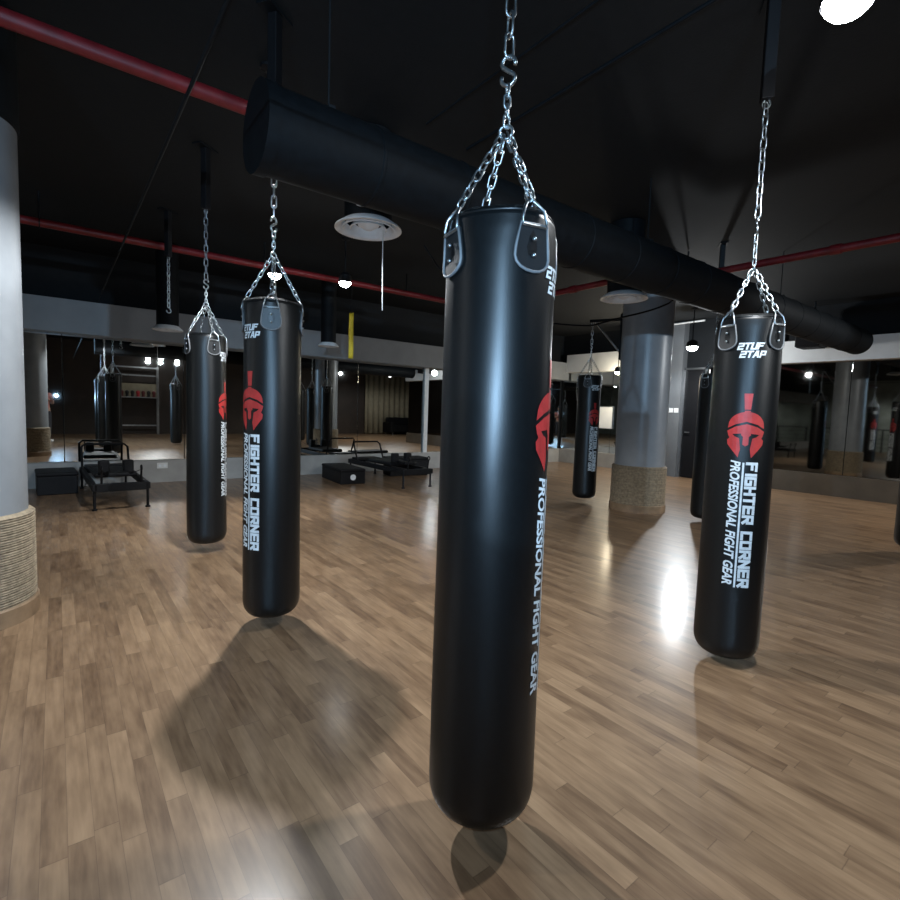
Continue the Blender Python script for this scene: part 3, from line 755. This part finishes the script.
# ------------------------------------------------------------------ the photographer (seen in the mirror)
yaw = math.radians(37.7)
t = thing('person', 'person in salmon shirt and dark trousers holding a lit phone, mirrored at far left', 'person', (-.28, -.36, 0), -yaw)
def skin(name, verts, edges, radii, m, parent, sub=2):
    me = bpy.data.meshes.new(name); me.from_pydata(verts, edges, [])
    o = bpy.data.objects.new(name, me); C.objects.link(o); o.parent = parent
    md = o.modifiers.new('skin', 'SKIN'); md.use_smooth_shade = True
    for i, r in enumerate(radii):
        me.skin_vertices[0].data[i].radius = (r, r) if not isinstance(r, tuple) else r
    me.skin_vertices[0].data[0].use_root = True
    s = o.modifiers.new('sub', 'SUBSURF'); s.levels = s.render_levels = sub
    me.materials.append(m)
    return o
# body: facing local +Y
V = [(0, 0, .93), (0, 0, 1.12), (0, .0, 1.30), (0, 0, 1.40), (0, .015, 1.47),
     (.09, 0, .88), (.10, .02, .48), (.10, -.01, .09), (.10, .11, .045),
     (-.09, 0, .88), (-.10, .02, .48), (-.10, -.01, .09), (-.10, .11, .045),
     (.175, 0, 1.37), (.24, .0, 1.12), (.07, .22, 1.20), (.035, .28, 1.25),
     (-.175, 0, 1.37), (-.24, .0, 1.12), (-.07, .22, 1.20), (-.035, .28, 1.25)]
E = [(0, 1), (1, 2), (2, 3), (3, 4), (0, 5), (5, 6), (6, 7), (7, 8), (0, 9), (9, 10), (10, 11), (11, 12), (3, 13), (13, 14), (14, 15), (15, 16), (3, 17), (17, 18), (18, 19), (19, 20)]
RD = [(.13, .10), (.125, .09), (.15, .10), (.09, .07), .05, .085, .06, .04, .035, .085, .06, .04, .035, .06, .045, .03, .024, .06, .045, .03, .024]
body = skin('body', V, E, RD, M_SKIN, t)
skin('shirt', [(0, 0, .90), (0, 0, 1.12), (0, 0, 1.30), (0, 0, 1.385), (.18, 0, 1.37), (.235, 0, 1.18), (-.18, 0, 1.37), (-.235, 0, 1.18)],
     [(0, 1), (1, 2), (2, 3), (3, 4), (4, 5), (3, 6), (6, 7)], [(.155, .125), (.15, .115), (.17, .12), (.115, .09), .078, .07, .078, .07], M_SHIRT, body)
skin('trousers', [(0, 0, .95), (0, 0, .88), (.095, 0, .80), (.10, .02, .48), (.10, -.01, .08), (-.095, 0, .80), (-.10, .02, .48), (-.10, -.01, .08)],
     [(0, 1), (1, 2), (2, 3), (3, 4), (1, 5), (5, 6), (6, 7)], [(.15, .115), (.15, .115), .10, .078, .06, .10, .078, .06], M_TROUSER, body)
for s in (1, -1):
    skin('shoe', [(.10*s, -.05, .048), (.10*s, .06, .045), (.10*s, .17, .038)], [(0, 1), (1, 2)], [.046, .048, .038], M_SHOE, body)
b = new(); bmesh.ops.create_uvsphere(b, u_segments=24, v_segments=16, radius=.1, matrix=Matrix.Translation((0, .02, 1.60)) @ Matrix.Diagonal((.78, .95, 1.18, 1)))
for v in b.verts:
    p = v.co
    if p.y > .08 and abs(p.x) < .018 and 1.555 < p.z < 1.615: p.y += .018
    if p.z < 1.54: p.x *= .86
head = link('head', b, M_SKIN, body, 3)
b = new(); bmesh.ops.create_uvsphere(b, u_segments=24, v_segments=16, radius=.106, matrix=Matrix.Translation((0, .008, 1.615)) @ Matrix.Diagonal((.80, .95, 1.14, 1)))
bmesh.ops.delete(b, geom=[v for v in b.verts if v.co.z < 1.56+max(0, v.co.y)*1.0], context='VERTS'); link('hair', b, M_HAIR, head, 3)
for s in (1, -1):
    b = new(); bmesh.ops.create_uvsphere(b, u_segments=10, v_segments=8, radius=.012, matrix=Matrix.Translation((.03*s, .108, 1.612))); link('eye', b, M_SHOE, head, 3)
    b = new(); bmesh.ops.create_uvsphere(b, u_segments=10, v_segments=8, radius=.025, matrix=Matrix.Translation((.08*s, .02, 1.60)) @ Matrix.Diagonal((.4, .8, 1.2, 1))); link('ear', b, M_SKIN, head, 3)
    # hands: palm and five fingers closing on the phone
    hv = [(.035*s, .28, 1.25), (.045*s, .335, 1.272), (.044*s, .36, 1.285)]
    he = [(0, 1), (1, 2)]; hr = [.02, .022, .018]
    for q, (dz, ln) in enumerate(((.028, .050), (.012, .058), (-.004, .054), (-.018, .042))):
        i = len(hv); hv += [(.052*s, .385, 1.29+dz), (.050*s, .385+ln*.45, 1.292+dz), (.034*s, .385+ln*.62, 1.292+dz)]; he += [(2, i), (i, i+1), (i+1, i+2)]; hr += [.009, .0085, .0075]
    i = len(hv); hv += [(.030*s, .36, 1.305), (.018*s, .385, 1.318)]; he += [(1, i), (i, i+1)]; hr += [.011, .009]
    skin('hand', hv, he, hr, M_SKIN, body, 1)
# phone held in front of the chest, just behind the point the picture was taken from
ph = thing('mobile_phone', 'black phone with its torch lit, held by the person in the salmon shirt', 'phone', (-.03, -.04, 1.30), -yaw)
link('case', slab(new(), -.038, .038, -.004, .004, -.075, .075, .003), M_BLACK, ph)
o = link('torch', lathe(new(), [(0, 0), (.014, 0), (.014, .004), (.010, .007), (0, .008)], 20), M_TORCH, ph, 3); o.matrix_local = Matrix.Translation((0, .004, .055)) @ Matrix.Rotation(-PI/2, 4, 'X'); o['label'] = 'lit white torch'
fl = bpy.data.lights.new('torch_light', 'SPOT'); fl.spot_size = math.radians(130); fl.spot_blend = 1.0; fl.shadow_soft_size = .02; fl.energy = 150; fl.color = (.42, .69, 1.0)
fo = bpy.data.objects.new('torch_light', fl); C.objects.link(fo); fo.parent = ph; fo.location = (0, .05, .055); fo.rotation_euler = (PI/2+.14, 0, 0)

# ------------------------------------------------------------------ camera, world, view
cam = bpy.data.cameras.new('camera'); cam.sensor_width = 36; cam.sensor_fit = 'HORIZONTAL'; cam.lens = 510/900*36; cam.clip_start = .02
co = bpy.data.objects.new('camera', cam); C.objects.link(co)
p_, r_ = math.radians(4.4), math.radians(1.9)
fw = Vector((math.sin(yaw)*math.cos(p_), math.cos(yaw)*math.cos(p_), -math.sin(p_)))
up = Vector((math.sin(yaw)*math.sin(p_), math.cos(yaw)*math.sin(p_), math.cos(p_)))
rt = fw.cross(up)
R_ = rt*math.cos(r_)+up*math.sin(r_); U_ = -rt*math.sin(r_)+up*math.cos(r_)
co.matrix_world = Matrix(((R_.x, U_.x, -fw.x, 0), (R_.y, U_.y, -fw.y, 0), (R_.z, U_.z, -fw.z, 1.30), (0, 0, 0, 1)))
SC.camera = co
w = bpy.data.worlds.new('world'); SC.world = w; w.use_nodes = True
w.node_tree.nodes['Background'].inputs[0].default_value = (.6, .7, .8, 1); w.node_tree.nodes['Background'].inputs[1].default_value = .0
vs_ = SC.view_settings; vs_.view_transform = 'Standard'; vs_.look = 'None'; vs_.gamma = 1; vs_.use_curve_mapping = False
vs_.exposure = 0.1
SC.cycles.max_bounces = 10; SC.cycles.sample_clamp_indirect = 20.0; SC.cycles.use_denoising = True
